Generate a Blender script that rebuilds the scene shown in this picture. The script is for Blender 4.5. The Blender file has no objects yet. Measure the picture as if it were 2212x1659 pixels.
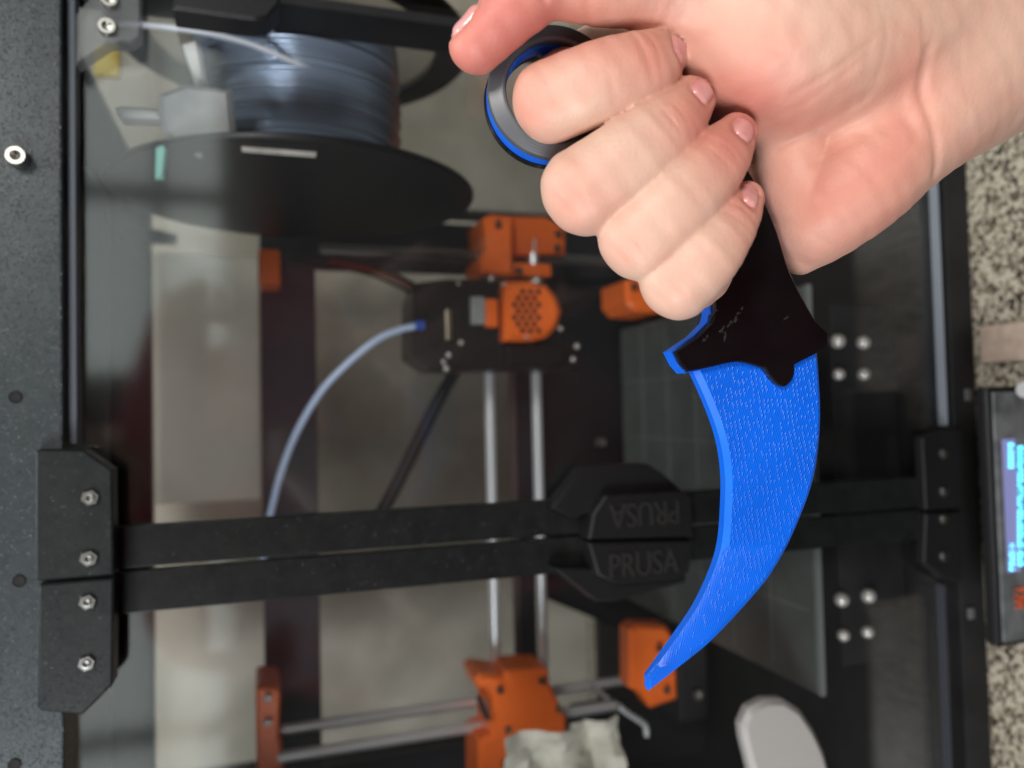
import bpy, bmesh, math, random
import numpy as np
from mathutils import Vector, Matrix
from mathutils.geometry import tessellate_polygon
random.seed(7)
C = bpy.context.scene.collection
S = bpy.context.scene

# ------------------------------------------------------------------ camera
# the phone was held sideways: picture left is up in the room, picture up is the room's right
F = 1661.0                      # focal length in units of a 2212 x 1659 picture
U0, V0 = 1106.0, 829.5
CAM = Vector((0.0, -0.37, 0.411))
PITCH, YAW, ROLL = math.radians(18.0), math.radians(2.0), math.radians(0.7)
fwd = Vector((math.sin(YAW)*math.cos(PITCH), math.cos(YAW)*math.cos(PITCH), -math.sin(PITCH)))
up0 = Vector((math.cos(YAW), -math.sin(YAW), 0))
rt0 = fwd.cross(up0)
rt = rt0*math.cos(ROLL) - up0*math.sin(ROLL)
up = up0*math.cos(ROLL) + rt0*math.sin(ROLL)
RM = Matrix((rt, up, -fwd)).transposed()
cam = bpy.data.cameras.new('camera'); cam_o = bpy.data.objects.new('camera', cam); C.objects.link(cam_o)
cam_o.matrix_world = Matrix.Translation(CAM) @ RM.to_4x4()
cam.sensor_width = 36.0; cam.sensor_fit = 'HORIZONTAL'; cam.lens = 36.0*F/2212.0
cam.clip_start = 0.01; cam.clip_end = 50
cam.dof.use_dof = True; cam.dof.focus_distance = 0.215; cam.dof.aperture_fstop = 9.0
S.camera = cam_o

# ------------------------------------------------------------------ light
W = bpy.data.worlds.new('World'); S.world = W; W.use_nodes = True
W.node_tree.nodes['Background'].inputs[0].default_value = (0.80, 0.86, 0.92, 1)
W.node_tree.nodes['Background'].inputs[1].default_value = 0.04
def area(name, loc, target, size, power, col):
    l = bpy.data.lights.new(name, 'AREA'); l.shape = 'DISK'; l.size = size; l.energy = power; l.color = col
    o = bpy.data.objects.new(name, l); C.objects.link(o); o.location = loc
    o.rotation_euler = (Vector(target)-Vector(loc)).to_track_quat('-Z', 'Y').to_euler()
    return o
area('ceiling_lamp', (0.78, -1.65, 1.42), (0.0, -0.1, 0.35), 0.60, 27, (1.0, 0.955, 0.90))
area('side_fill', (-1.0, -1.05, 0.85), (0.0, -0.05, 0.33), 0.6, 20, (0.96, 0.98, 1.0))  # added fill from the left, for the wrist and the interior
area('overhead_fill', (0.0, -0.12, 2.2), (0.0, 0.3, 0.3), 0.9, 20, (0.95, 0.97, 1.0))  # added overhead fill, brightens the wall and the cream board
S.view_settings.view_transform = 'Standard'; S.view_settings.look = 'None'
S.view_settings.exposure = 0.0; S.view_settings.gamma = 1.0

# ------------------------------------------------------------------ helpers
def ray(u, v):
    return (fwd*F + rt*(u-U0) + up*(V0-v)).normalized()
def at(u, v, Y):
    d = ray(u, v); return CAM + d*((Y-CAM.y)/d.y)
def atz(u, v, Z):
    d = ray(u, v); return CAM + d*((Z-CAM.z)/d.z)
def camw(p):                                                  # camera space (metres) -> world
    return CAM + rt*p[0] + up*p[1] - fwd*p[2]
def pxm(u, v, Y):                                             # metres per picture unit there
    return (at(u, v, Y)-CAM).dot(fwd)/F

def obj(name, bm, mat, parent=None, smooth=True, loc=None):
    me = bpy.data.meshes.new(name)
    if isinstance(bm, bmesh.types.BMesh):
        bmesh.ops.recalc_face_normals(bm, faces=bm.faces[:]); bm.to_mesh(me); bm.free()
    else:
        me.from_pydata([tuple(p) for p in bm[0]], [], bm[1])
    o = bpy.data.objects.new(name, me); C.objects.link(o)
    for m in (mat if isinstance(mat, (list, tuple)) else [mat]): me.materials.append(m)
    if smooth:
        me.polygons.foreach_set('use_smooth', [True]*len(me.polygons))
        me.set_sharp_from_angle(angle=math.radians(35))
        md = o.modifiers.new('face_weights', 'WEIGHTED_NORMAL'); md.keep_sharp = True; md.weight = 80
    if parent:
        o.parent = parent
        o.matrix_parent_inverse = wm(parent).inverted()
    return o
def wm(o):
    m = o.matrix_basis.copy()
    return wm(o.parent) @ o.matrix_parent_inverse @ m if o.parent else m
def thing(name, label, cat, loc=(0,0,0), group=None):
    o = bpy.data.objects.new(name, None); C.objects.link(o); o.location = loc; o.empty_display_size = 0.02
    o['label'] = label; o['category'] = cat
    if group: o['group'] = group
    return o
def tag(o, label, cat, group=None):
    o['label'] = label; o['category'] = cat
    if group: o['group'] = group
    return o
def struct(o):
    o['kind'] = 'structure'; return o

def box(bm, lo, hi, bev=0.0, seg=2):
    b = bmesh.new(); bmesh.ops.create_cube(b, size=1.0)
    lo, hi = [min(a, c) for a, c in zip(lo, hi)], [max(a, c) for a, c in zip(lo, hi)]
    for v in b.verts:
        v.co = Vector([(lo[i]+hi[i])/2 + v.co[i]*(hi[i]-lo[i]) for i in range(3)])
    if bev: bmesh.ops.bevel(b, geom=b.edges[:], offset=bev, segments=seg, affect='EDGES', profile=0.5)
    merge(bm, b)
def merge(bm, b):
    me = bpy.data.meshes.new('tmp'); b.to_mesh(me); b.free(); bm.from_mesh(me); bpy.data.meshes.remove(me)
def boxm(lo, hi, bev=0.0):
    bm = bmesh.new(); box(bm, lo, hi, bev); return bm
def ext(u0, v0, u1, v1, Y):                                   # X and Z extents of a picture rectangle at depth Y
    um, vm = (u0+u1)/2, (v0+v1)/2
    return (at(um, v1, Y).x, at(um, v0, Y).x, at(u1, vm, Y).z, at(u0, vm, Y).z)
def boxuv(bm, u0, v0, u1, v1, Y, dep, bev=0.0):
    x0, x1, z0, z1 = ext(u0, v0, u1, v1, Y)
    box(bm, (x0, Y, z0), (x1, Y+dep, z1), bev)
def buv(u0, v0, u1, v1, Y, dep, bev=0.0):
    bm = bmesh.new(); boxuv(bm, u0, v0, u1, v1, Y, dep, bev); return bm
def cyl(bm, p, q, r, seg=20, r2=None, caps=True):
    p, q = Vector(p), Vector(q); d = q-p
    b = bmesh.new(); bmesh.ops.create_cone(b, cap_ends=caps, segments=seg, radius1=r, radius2=r if r2 is None else r2, depth=d.length)
    b.transform(Matrix.Translation((p+q)/2) @ d.to_track_quat('Z', 'Y').to_matrix().to_4x4()); merge(bm, b)
def cylm(p, q, r, seg=20, r2=None):
    bm = bmesh.new(); cyl(bm, p, q, r, seg, r2); return bm
def tube(bm, pts, r, seg=16):
    pts = [Vector(p) for p in pts]
    # Catmull-Rom resample
    q = []
    for i in range(len(pts)-1):
        a, b, c, d = pts[max(i-1,0)], pts[i], pts[i+1], pts[min(i+2,len(pts)-1)]
        for k in range(8):
            t = k/8; q.append(0.5*((2*b)+(c-a)*t+(2*a-5*b+4*c-d)*t*t+(3*b-a-3*c+d)*t**3))
    q.append(pts[-1]); rings = []; n = None
    for i, p in enumerate(q):
        t = (q[min(i+1,len(q)-1)]-q[max(i-1,0)]).normalized()
        if n is None: n = t.orthogonal().normalized()
        n = (n-t*n.dot(t)).normalized(); bn = t.cross(n)
        rings.append([bm.verts.new(p+(n*math.cos(2*math.pi*k/seg)+bn*math.sin(2*math.pi*k/seg))*r) for k in range(seg)])
    for a, b in zip(rings, rings[1:]):
        for k in range(seg): bm.faces.new((a[k], a[(k+1)%seg], b[(k+1)%seg], b[k]))
    bm.faces.new(rings[0]); bm.faces.new(rings[-1])
def lathe(bm, prof, o, ax, seg=64):                           # prof: (radius, height) list, closed by caller
    o, ax = Vector(o), Vector(ax).normalized(); n = ax.orthogonal().normalized(); b = ax.cross(n); rings = []
    for r, h in prof:
        rings.append([bm.verts.new(o+ax*h+(n*math.cos(2*math.pi*k/seg)+b*math.sin(2*math.pi*k/seg))*r) for k in range(seg)])
    for a, c in zip(rings, rings[1:]):
        for k in range(seg): bm.faces.new((a[k], a[(k+1)%seg], c[(k+1)%seg], c[k]))
def prism(bm, layers):
    """layers: list of point lists (same length), capped at both ends"""
    rings = [[bm.verts.new(p) for p in L] for L in layers]; n = len(rings[0])
    for a, b in zip(rings, rings[1:]):
        for k in range(n): bm.faces.new((a[k], a[(k+1)%n], b[(k+1)%n], b[k]))
    for R in (rings[0], rings[-1]):
        for t in tessellate_polygon([[v.co for v in R]]):
            try: bm.faces.new([R[i] for i in t])
            except ValueError: pass
def plate(poly_uv, Y, dep, bev=0.0):                          # outline traced at depth Y, real thickness dep
    pts = [at(u, v, Y) for u, v in poly_uv]; bm = bmesh.new()
    if bev:
        c = sum(pts, Vector())/len(pts)
        ins = inset([(p.x, p.z) for p in pts], bev)
        prism(bm, [[Vector((x, Y, z)) for x, z in ins], [p+Vector((0,bev,0)) for p in pts], [p+Vector((0,dep,0)) for p in pts]])
    else:
        prism(bm, [pts, [p+Vector((0,dep,0)) for p in pts]])
    return bm
def inset(P, d):
    n = len(P); A = sum(P[i][0]*P[(i+1)%n][1]-P[(i+1)%n][0]*P[i][1] for i in range(n)); s = 1 if A > 0 else -1
    out = []
    for i in range(n):
        dd = d[i] if isinstance(d, (list, tuple)) else d
        a, b, c = Vector(P[i-1]), Vector(P[i]), Vector(P[(i+1)%n])
        e1, e2 = (b-a).normalized(), (c-b).normalized()
        n1, n2 = Vector((-e1.y, e1.x))*s, Vector((-e2.y, e2.x))*s
        m = (n1+n2); m = m.normalized() if m.length > 1e-6 else n1
        q = b + m*dd/max(0.45, m.dot(n1)); out.append((q.x, q.y))
    return out
def text_mesh(body, size, depth):
    cu = bpy.data.curves.new('t', 'FONT'); cu.body = body; cu.size = size; cu.extrude = depth/2; cu.align_x = 'CENTER'; cu.align_y = 'CENTER'
    to = bpy.data.objects.new('t', cu); C.objects.link(to)
    me = bpy.data.meshes.new_from_object(to.evaluated_get(bpy.context.evaluated_depsgraph_get()))
    bpy.data.objects.remove(to); bm = bmesh.new(); bm.from_mesh(me); bpy.data.meshes.remove(me); return bm

# ------------------------------------------------------------------ materials
def mat(name, col, rough=0.5, metal=0.0, **kw):
    m = bpy.data.materials.new(name); m.use_nodes = True; b = m.node_tree.nodes['Principled BSDF']
    b.inputs['Base Color'].default_value = (*col, 1); b.inputs['Roughness'].default_value = rough; b.inputs['Metallic'].default_value = metal
    for k, v in kw.items(): b.inputs[k.replace('_', ' ')].default_value = v
    return m
def nodes(m):
    t = m.node_tree; return t, t.nodes['Principled BSDF'], t.nodes.new, t.links.new
def coords(m, space='Object', scale=(1,1,1), rot=(0,0,0)):
    t, b, N, L = nodes(m); tc = N('ShaderNodeTexCoord'); mp = N('ShaderNodeMapping')
    mp.inputs['Scale'].default_value = scale; mp.inputs['Rotation'].default_value = rot
    L(tc.outputs[space], mp.inputs[0]); return mp.outputs[0]
def tex(m, kind, vec, **kw):
    t, b, N, L = nodes(m); n = N('ShaderNodeTex'+kind); L(vec, n.inputs['Vector'])
    for k, v in kw.items():
        if k in n.inputs: n.inputs[k].default_value = v
        else: setattr(n, k, v)
    return n
def ramp(m, fac, stops, interp='LINEAR'):
    t, b, N, L = nodes(m); r = N('ShaderNodeValToRGB'); L(fac, r.inputs[0]); e = r.color_ramp.elements; r.color_ramp.interpolation = interp
    while len(e) < len(stops): e.new(0.5)
    for x, (p, c) in zip(e, stops): x.position = p; x.color = (*c, 1) if len(c) == 3 else c
    return r.outputs[0]
def bump(m, h, strength, dist, prev=None):
    t, b, N, L = nodes(m); n = N('ShaderNodeBump'); n.inputs['Strength'].default_value = strength; n.inputs['Distance'].default_value = dist
    L(h, n.inputs['Height'])
    if prev is not None: L(prev, n.inputs['Normal'])
    L(n.outputs[0], b.inputs['Normal']); return n.outputs[0]
def vary(m, a, c, scale=40, lo=0.35, hi=0.65, space='Object'):
    v = coords(m, space); n = tex(m, 'Noise', v, Scale=scale, Detail=6.0)
    o = ramp(m, n.outputs[0], [(lo, a), (hi, c)]); nodes(m)[3](o, nodes(m)[1].inputs['Base Color']); return n

# sparkling powder coat on the steel
def powder(name, a, c, amt=1.0, gate=0.78, fine=0.12, spec=0.32):
    m = mat(name, a, 0.34, 0.10, Specular_IOR_Level=spec); v = coords(m); t, b, N, L = nodes(m)
    vo = tex(m, 'Voronoi', v, Scale=1900.0); n2 = tex(m, 'Noise', v, Scale=130.0, Detail=8.0, Roughness=0.7)
    L(ramp(m, n2.outputs[0], [(0.35, a), (0.7, c)]), b.inputs['Base Color'])
    n3 = tex(m, 'Noise', v, Scale=900.0, Detail=2.0); p = bump(m, n3.outputs[0], fine, 0.0004)
    # each flake of the coat is tilted its own way
    sub = N('ShaderNodeVectorMath'); sub.operation = 'SUBTRACT'; sub.inputs[1].default_value = (0.5,0.5,0.5); L(vo.outputs['Color'], sub.inputs[0])
    sc = N('ShaderNodeVectorMath'); sc.operation = 'SCALE'; sp = N('ShaderNodeSeparateColor'); L(vo.outputs['Color'], sp.inputs[0]); gt = N('ShaderNodeMath'); gt.operation = 'MULTIPLY_ADD'; gt.inputs[1].default_value = amt; gt.inputs[2].default_value = 0.05
    g2 = N('ShaderNodeMath'); g2.operation = 'GREATER_THAN'; g2.inputs[1].default_value = gate; L(sp.outputs[2], g2.inputs[0]); L(g2.outputs[0], gt.inputs[0]); L(gt.outputs[0], sc.inputs['Scale']); L(sub.outputs[0], sc.inputs[0])
    ad = N('ShaderNodeVectorMath'); ad.operation = 'ADD'; L(p, ad.inputs[0]); L(sc.outputs[0], ad.inputs[1])
    no = N('ShaderNodeVectorMath'); no.operation = 'NORMALIZE'; L(ad.outputs[0], no.inputs[0]); L(no.outputs[0], b.inputs['Normal'])
    return m
M_steel = powder('powder_coated_steel', (0.024, 0.031, 0.034), (0.036, 0.044, 0.048))
M_bracket = powder('printed_black_bracket', (0.012, 0.014, 0.015), (0.020, 0.022, 0.023), 0.8, 0.90, 0.12, 0.2)
M_strip = powder('black_powder_strip', (0.008, 0.009, 0.009), (0.014, 0.015, 0.015), 0.45, 0.985, 0.05, 0.14)
M_black = mat('black_plastic', (0.008, 0.008, 0.009), 0.42, Specular_IOR_Level=0.3); bump(M_black, tex(M_black, 'Noise', coords(M_black), Scale=500.0).outputs[0], 0.25, 0.0003)
M_black_matte = mat('black_painted_panel', (0.008, 0.008, 0.009), 0.6, Specular_IOR_Level=0.3); vary(M_black_matte, (0.005,0.005,0.006), (0.012,0.012,0.013), 30)
M_dark = mat('dark_anodised_frame', (0.022, 0.022, 0.030), 0.45, 0.3)
M_orange = mat('orange_plastic', (0.86, 0.15, 0.014), 0.40); bump(M_orange, tex(M_orange, 'Wave', coords(M_orange), Scale=700.0, bands_direction='Z').outputs[0], 0.15, 0.0002)
M_chrome = mat('polished_steel_rod', (0.78, 0.80, 0.82), 0.30, 0.6)
M_screw = mat('screw_steel', (0.42, 0.41, 0.38), 0.28, 1.0)
M_bolt = mat('bright_bolt', (0.60, 0.58, 0.54), 0.22, 0.4)
M_nut = mat('dark_zinc_nut', (0.20, 0.20, 0.19), 0.32, 1.0)
M_brass = mat('pale_zinc_screw', (0.62, 0.57, 0.42), 0.3, 1.0)
M_hole = mat('dark_hole', (0.004, 0.004, 0.005), 0.8)
M_white = mat('white_plastic', (0.55, 0.56, 0.54), 0.4)
M_grey = mat('grey_plastic', (0.30, 0.31, 0.31), 0.45); vary(M_grey, (0.24,0.25,0.25), (0.34,0.35,0.35), 60)
M_label = mat('pale_label', (0.75, 0.70, 0.62), 0.6); vary(M_label, (0.62,0.58,0.50), (0.85,0.80,0.74), 120)
M_tube = mat('pale_blue_tube', (0.42, 0.52, 0.70), 0.3, 0.0)
M_yellow = mat('yellow_card', (0.55, 0.42, 0.06), 0.6); vary(M_yellow, (0.45,0.34,0.05), (0.6,0.47,0.10), 60)
M_teal = mat('teal_plastic', (0.16, 0.42, 0.36), 0.4)
M_wood = mat('pinkish_wood', (0.42, 0.32, 0.25), 0.6); vary(M_wood, (0.34,0.26,0.20), (0.48,0.37,0.30), 80)
M_cream = mat('cream_board', (0.62, 0.60, 0.48), 0.55); vary(M_cream, (0.60,0.58,0.47), (0.78,0.76,0.64), 9)
M_paper = mat('crumpled_paper', (0.42, 0.41, 0.34), 0.8); vary(M_paper, (0.34,0.33,0.27), (0.48,0.46,0.39), 60)
M_wall = mat('wall_paint', (0.30, 0.275, 0.22), 0.75); vary(M_wall, (0.22,0.20,0.155), (0.36,0.335,0.275), 9)
M_card = mat('grey_cardboard', (0.4, 0.36, 0.31), 0.7); vary(M_card, (0.36,0.33,0.28), (0.48,0.44,0.38), 25)
M_bed = mat('print_sheet', (0.055, 0.063, 0.06), 0.5); vary(M_bed, (0.048,0.056,0.053), (0.066,0.075,0.071), 45)
M_line = mat('print_sheet_lines', (0.14, 0.15, 0.145), 0.6)
M_fil = mat('silver_blue_filament', (0.34, 0.42, 0.53), 0.24, 0.45)
M_strand = mat('pale_filament', (0.62, 0.65, 0.72), 0.3)
def acrylic(name, tint, fr=1.49, milk=0.0, rough=0.02):
    m = bpy.data.materials.new(name); m.use_nodes = True; t = m.node_tree; t.nodes.clear(); N, L = t.nodes.new, t.links.new
    o = N('ShaderNodeOutputMaterial'); mx = N('ShaderNodeMixShader'); tr = N('ShaderNodeBsdfTransparent'); g = N('ShaderNodeBsdfGlossy'); f = N('ShaderNodeFresnel')
    ge = N('ShaderNodeNewGeometry'); mi = N('ShaderNodeMix'); mi.inputs[2].default_value = fr; mi.inputs[3].default_value = 1/fr   # same reflectance from either face of the sheet
    L(ge.outputs['Backfacing'], mi.inputs[0]); L(mi.outputs[0], f.inputs[0]); tr.inputs[0].default_value = (*tint, 1); g.inputs['Roughness'].default_value = rough
    L(f.outputs[0], mx.inputs[0]); L(tr.outputs[0], mx.inputs[1]); L(g.outputs[0], mx.inputs[2]); last = mx
    if milk:
        d = N('ShaderNodeBsdfDiffuse'); d.inputs[0].default_value = (0.6, 0.62, 0.63, 1); m2 = N('ShaderNodeMixShader')
        tc = N('ShaderNodeTexCoord'); n = N('ShaderNodeTexNoise'); n.inputs['Scale'].default_value = 9; n.inputs['Detail'].default_value = 5
        L(tc.outputs['Object'], n.inputs[0]); r = N('ShaderNodeMath'); r.operation = 'MULTIPLY'; r.inputs[1].default_value = milk*2
        L(n.outputs[0], r.inputs[0]); L(r.outputs[0], m2.inputs[0]); L(mx.outputs[0], m2.inputs[1]); L(d.outputs[0], m2.inputs[2]); last = m2
    L(last.outputs[0], o.inputs[0]); return m
M_pane = acrylic('acrylic_pane', (0.96, 0.965, 0.97), 1.5, 0.004, 0.08)
M_clear2 = acrylic('clear_spool_plastic', (0.85, 0.84, 0.82), 1.5, 0.06, 0.1)
M_clear = acrylic('smoky_clear_plastic', (0.62, 0.63, 0.65), 1.5, 0.10, 0.18)

# granite
M_gran = mat('granite', (0.3, 0.28, 0.22), 0.32); _v = coords(M_gran)
_n1 = tex(M_gran, 'Noise', _v, Scale=120.0, Detail=3.0, Roughness=0.6); _vo = tex(M_gran, 'Voronoi', _v, Scale=520.0, Randomness=1.0)
_t, _b, _N, _L = nodes(M_gran); _sp = _N('ShaderNodeSeparateColor'); _L(_vo.outputs['Color'], _sp.inputs[0])
_ma = _N('ShaderNodeMath'); _ma.operation = 'MULTIPLY_ADD'; _ma.inputs[1].default_value = 0.9; _L(_n1.outputs[0], _ma.inputs[0]); _L(_sp.outputs[0], _ma.inputs[2])
_L(ramp(M_gran, _ma.outputs[0], [(0.42, (0.012,0.010,0.007)), (0.64, (0.06,0.05,0.035)), (0.84, (0.18,0.155,0.11)), (1.05, (0.25,0.215,0.155)), (1.25, (0.42,0.38,0.30))]), _b.inputs['Base Color'])

# printed plastics of the knife (object space lies along the blade plate)
LINE_DIR = math.radians(16)
def printed(name, a, c, rough, dash, pitch=1.0, spec=0.5, wave=0.20, thr=0.62):
    m = mat(name, a, rough); t, b, N, L = nodes(m); b.inputs['Specular IOR Level'].default_value = spec
    v = coords(m, 'Object', rot=(0, 0, LINE_DIR))
    def M_(op, a, c=None, d=None):
        n = N('ShaderNodeMath'); n.operation = op
        for i, x in enumerate((a, c, d)):
            if x is None: continue
            if isinstance(x, (int, float)): n.inputs[i].default_value = x
            else: L(x, n.inputs[i])
        return n.outputs[0]
    sx = N('ShaderNodeSeparateXYZ'); L(v, sx.inputs[0])
    tn = N('ShaderNodeTexCoord'); sn = N('ShaderNodeSeparateXYZ'); L(tn.outputs['Normal'], sn.inputs[0])
    face = M_('GREATER_THAN', M_('ABSOLUTE', sn.outputs[2]), 0.9)
    X = M_('MULTIPLY', sx.outputs[0], 1/0.00052); i = M_('FLOOR', X); fx = M_('FRACT', X)
    w1 = N('ShaderNodeTexWhiteNoise'); w1.noise_dimensions = '1D'; L(i, w1.inputs['W'])
    Y = M_('ADD', M_('MULTIPLY', sx.outputs[1], 1/0.0030), M_('ADD', M_('MULTIPLY', i, 0.382), M_('MULTIPLY', w1.outputs[0], 0.35))); j = M_('FLOOR', Y); fy = M_('FRACT', Y)
    cb = N('ShaderNodeCombineXYZ'); L(i, cb.inputs[0]); L(j, cb.inputs[1]); w2 = N('ShaderNodeTexWhiteNoise'); w2.noise_dimensions = '2D'; L(cb.outputs[0], w2.inputs['Vector'])
    groove = M_('SINE', M_('MULTIPLY', fx, math.pi))
    dy = M_('SINE', M_('MULTIPLY', M_('MINIMUM', M_('MULTIPLY', fy, 2.2), 1.0), math.pi))
    wear = tex(m, 'Noise', v, Scale=55.0, Detail=1.0)
    on = M_('GREATER_THAN', M_('ADD', M_('ADD', w2.outputs[0], M_('MULTIPLY', M_('MINIMUM', M_('ADD', sx.outputs[1], 0.102), 0.0), 22.0)), M_('MULTIPLY', wear.outputs[0], 0.6)), thr)
    h = M_('MULTIPLY', M_('ADD', M_('MULTIPLY', groove, wave), M_('MULTIPLY', M_('MULTIPLY', M_('MULTIPLY', dy, groove), on), dash)), face)
    bump(m, h, 1.0, 0.00010)
    n2 = tex(m, 'Noise', v, Scale=70.0, Detail=3.0)
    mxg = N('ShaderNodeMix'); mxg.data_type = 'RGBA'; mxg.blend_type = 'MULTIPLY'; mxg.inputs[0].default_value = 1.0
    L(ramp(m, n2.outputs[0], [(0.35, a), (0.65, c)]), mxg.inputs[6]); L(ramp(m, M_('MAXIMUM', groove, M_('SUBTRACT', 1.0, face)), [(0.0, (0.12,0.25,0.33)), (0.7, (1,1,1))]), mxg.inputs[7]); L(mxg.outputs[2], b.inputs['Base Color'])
    return m
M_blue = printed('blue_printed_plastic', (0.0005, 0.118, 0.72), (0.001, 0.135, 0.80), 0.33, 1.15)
M_knife_black = printed('black_printed_plastic', (0.003, 0.0028, 0.0034), (0.005, 0.0046, 0.0052), 0.16, 0.6, spec=0.45, wave=0.05, thr=1.45)

# skin
M_ring = mat('black_print_painted_sheen', (0.055, 0.062, 0.072), 0.40, Specular_IOR_Level=1.0)  # black plastic; its grey sheen is put into a paler base colour
M_skin = mat('skin', (0.62, 0.40, 0.31), 0.5); _t, _b, _N, _L = nodes(M_skin)
_b.inputs['Subsurface Weight'].default_value = 0.15; _b.inputs['Subsurface Radius'].default_value = (0.0035, 0.0014, 0.0008); _b.inputs['Subsurface Scale'].default_value = 1.0
_b.inputs['Specular IOR Level'].default_value = 0.4
_v = coords(M_skin); _at = _N('ShaderNodeAttribute'); _at.attribute_name = 'flush'
_n = tex(M_skin, 'Noise', _v, Scale=75.0, Detail=5.0); _ad = _N('ShaderNodeMath'); _ad.operation = 'MULTIPLY_ADD'; _ad.inputs[1].default_value = 0.55
_L(_n.outputs[0], _ad.inputs[0]); _L(_at.outputs['Fac'], _ad.inputs[2])
_L(ramp(M_skin, _ad.outputs[0], [(0.14, (0.63,0.43,0.33)), (0.34, (0.60,0.36,0.275)), (0.70, (0.60,0.265,0.20)), (1.0, (0.55,0.18,0.145))]), _b.inputs['Base Color'])
_n2 = tex(M_skin, 'Voronoi', _v, Scale=900.0); _n3 = tex(M_skin, 'Noise', _v, Scale=260.0, Detail=4.0)
_n4 = tex(M_skin, 'Noise', coords(M_skin, scale=(1, 1, 3.2)), Scale=170.0, Detail=5.0, Roughness=0.7)
_p = bump(M_skin, _n3.outputs[0], 0.12, 0.0006); _p = bump(M_skin, _n4.outputs[0], 0.13, 0.0007, _p); bump(M_skin, _n2.outputs['Distance'], 0.12, 0.0003, _p)
M_nail = mat('fingernail', (0.66, 0.30, 0.28), 0.16); vary(M_nail, (0.68,0.34,0.32), (0.62,0.24,0.24), 220)
_nodesn = nodes(M_nail); _nodesn[1].inputs['Subsurface Weight'].default_value = 0.15; _nodesn[1].inputs['Subsurface Radius'].default_value = (0.002,0.001,0.0006)

# ------------------------------------------------------------------ setting
ZTOP = at(150, 700, 0).z
GX = at(1100, 1165, -0.002).x                                 # where the two doors meet
XL, XR = GX-0.27, GX+0.27
struct(obj('countertop', boxm((-1.6, -0.088, -0.05), (1.6, 0.62, -0.010), 0.004), M_gran))
struct(obj('wall', boxm((-2.2, 0.62, -0.9), (2.2, 0.70, 2.4)), M_wall))
M_room = mat('room_paint', (0.30, 0.29, 0.27), 0.8); M_ceil = mat('ceiling_paint', (0.75, 0.74, 0.72), 0.9)
M_floor = mat('floor_boards', (0.03, 0.022, 0.016), 0.5); vary(M_floor, (0.022,0.016,0.012), (0.04,0.03,0.022), 12)
def emis(name, col, st):
    m = bpy.data.materials.new(name); m.use_nodes = True; b = m.node_tree.nodes['Principled BSDF']; b.inputs['Base Color'].default_value = (0.02,0.02,0.03,1)
    b.inputs['Emission Color'].default_value = (*col, 1); b.inputs['Emission Strength'].default_value = st; return m
M_glow = emis('added_panel_glow', (0.90, 1.0, 0.96), 2.5)
for xa, xb in ((0.14, 1.75), (-2.0, -0.62)):  # unseen glowing panels, added for bright room reflections and soft light
    w_ = struct(obj('added_glow_panel', boxm((xa, -3.19, 0.57), (xb, -3.17, 1.7)), M_glow)); bm = bmesh.new(); xm = (xa+xb)/2
    for lo_, hi_ in (((xa,-3.169,0.57),(xa+.05,-3.14,1.7)), ((xb-.05,-3.169,0.57),(xb,-3.14,1.7)), ((xm-.035,-3.169,0.57),(xm+.035,-3.14,1.7)), ((xa+.051,-3.168,0.80),(xm-.036,-3.145,0.84)), ((xm+.036,-3.168,0.80),(xb-.051,-3.145,0.84))): box(bm, lo_, hi_)
    obj('panel_bars', bm, mat('panel_bar_paint', (0.10, 0.08, 0.07), 0.6), w_)  # bars added to break up the panels' reflection in the doors
    struct(obj('panel_ledge', boxm((xa-0.05, -3.2, 0.53), (xb+0.05, -2.98, 0.568)), M_room))
M_cab = mat('dark_cabinet', (0.045, 0.035, 0.03), 0.5); vary(M_cab, (0.035,0.027,0.022), (0.06,0.047,0.04), 10)
struct(obj('wall', boxm((-2.2, -3.3, -0.9), (2.2, -3.2, 2.4)), M_cab))
struct(obj('wall', boxm((-2.3, -3.2, -0.9), (-2.2, 0.62, 2.4)), M_room)); struct(obj('wall', boxm((2.2, -3.2, -0.9), (2.3, 0.62, 2.4)), M_room))
struct(obj('base_cabinet', boxm((-1.6, -0.07, -0.9), (1.6, 0.62, -0.051)), M_cab))
struct(obj('floor', boxm((-2.2, -3.2, -0.95), (2.2, 0.62, -0.9)), M_floor)); struct(obj('ceiling', boxm((-2.3, -3.3, 2.4), (2.3, 0.7, 2.45)), M_ceil))

# ------------------------------------------------------------------ enclosure
enc = thing('enclosure', 'dark grey steel printer enclosure with two clear doors standing on the granite', 'enclosure', (GX, 0.2, 0))
D = 0.43
bm = boxm((XL, -0.012, ZTOP), (XR, 0.02, ZTOP+0.062), 0.0012)
top = obj('top_beam', bm, M_steel, enc)
ZB = at(2038, 800, 0).z
obj('bottom_beam', boxm((XL, -0.006, -0.0095), (XR, 0.03, ZB), 0.0012), M_black_matte, enc)
obj('side_panel', boxm((XL-0.003, 0.021, 0.002), (XL, D, ZTOP+0.058)), M_black_matte, enc)
obj('side_panel', boxm((XR, 0.05, 0.05), (XR+0.003, D-0.03, ZTOP+0.02)), M_pane, enc)
bm = bmesh.new()
for lo_, hi_ in (((XR-0.001,0.021,0.002),(XR+0.004,0.052,ZTOP+0.058)), ((XR-0.001,D-0.032,0.002),(XR+0.004,D,ZTOP+0.058)), ((XR-0.001,0.052,0.002),(XR+0.004,D-0.032,0.052)), ((XR-0.001,0.052,ZTOP+0.018),(XR+0.004,D-0.032,ZTOP+0.058))): box(bm, lo_, hi_)
obj('side_frame', bm, M_black_matte, enc)
obj('roof_panel', boxm((XL, 0.021, ZTOP+0.056), (XR, D, ZTOP+0.060)), M_steel, enc)
obj('floor_panel', boxm((XL, 0.031, 0.004), (XR, D, 0.008)), M_black_matte, enc)
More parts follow.
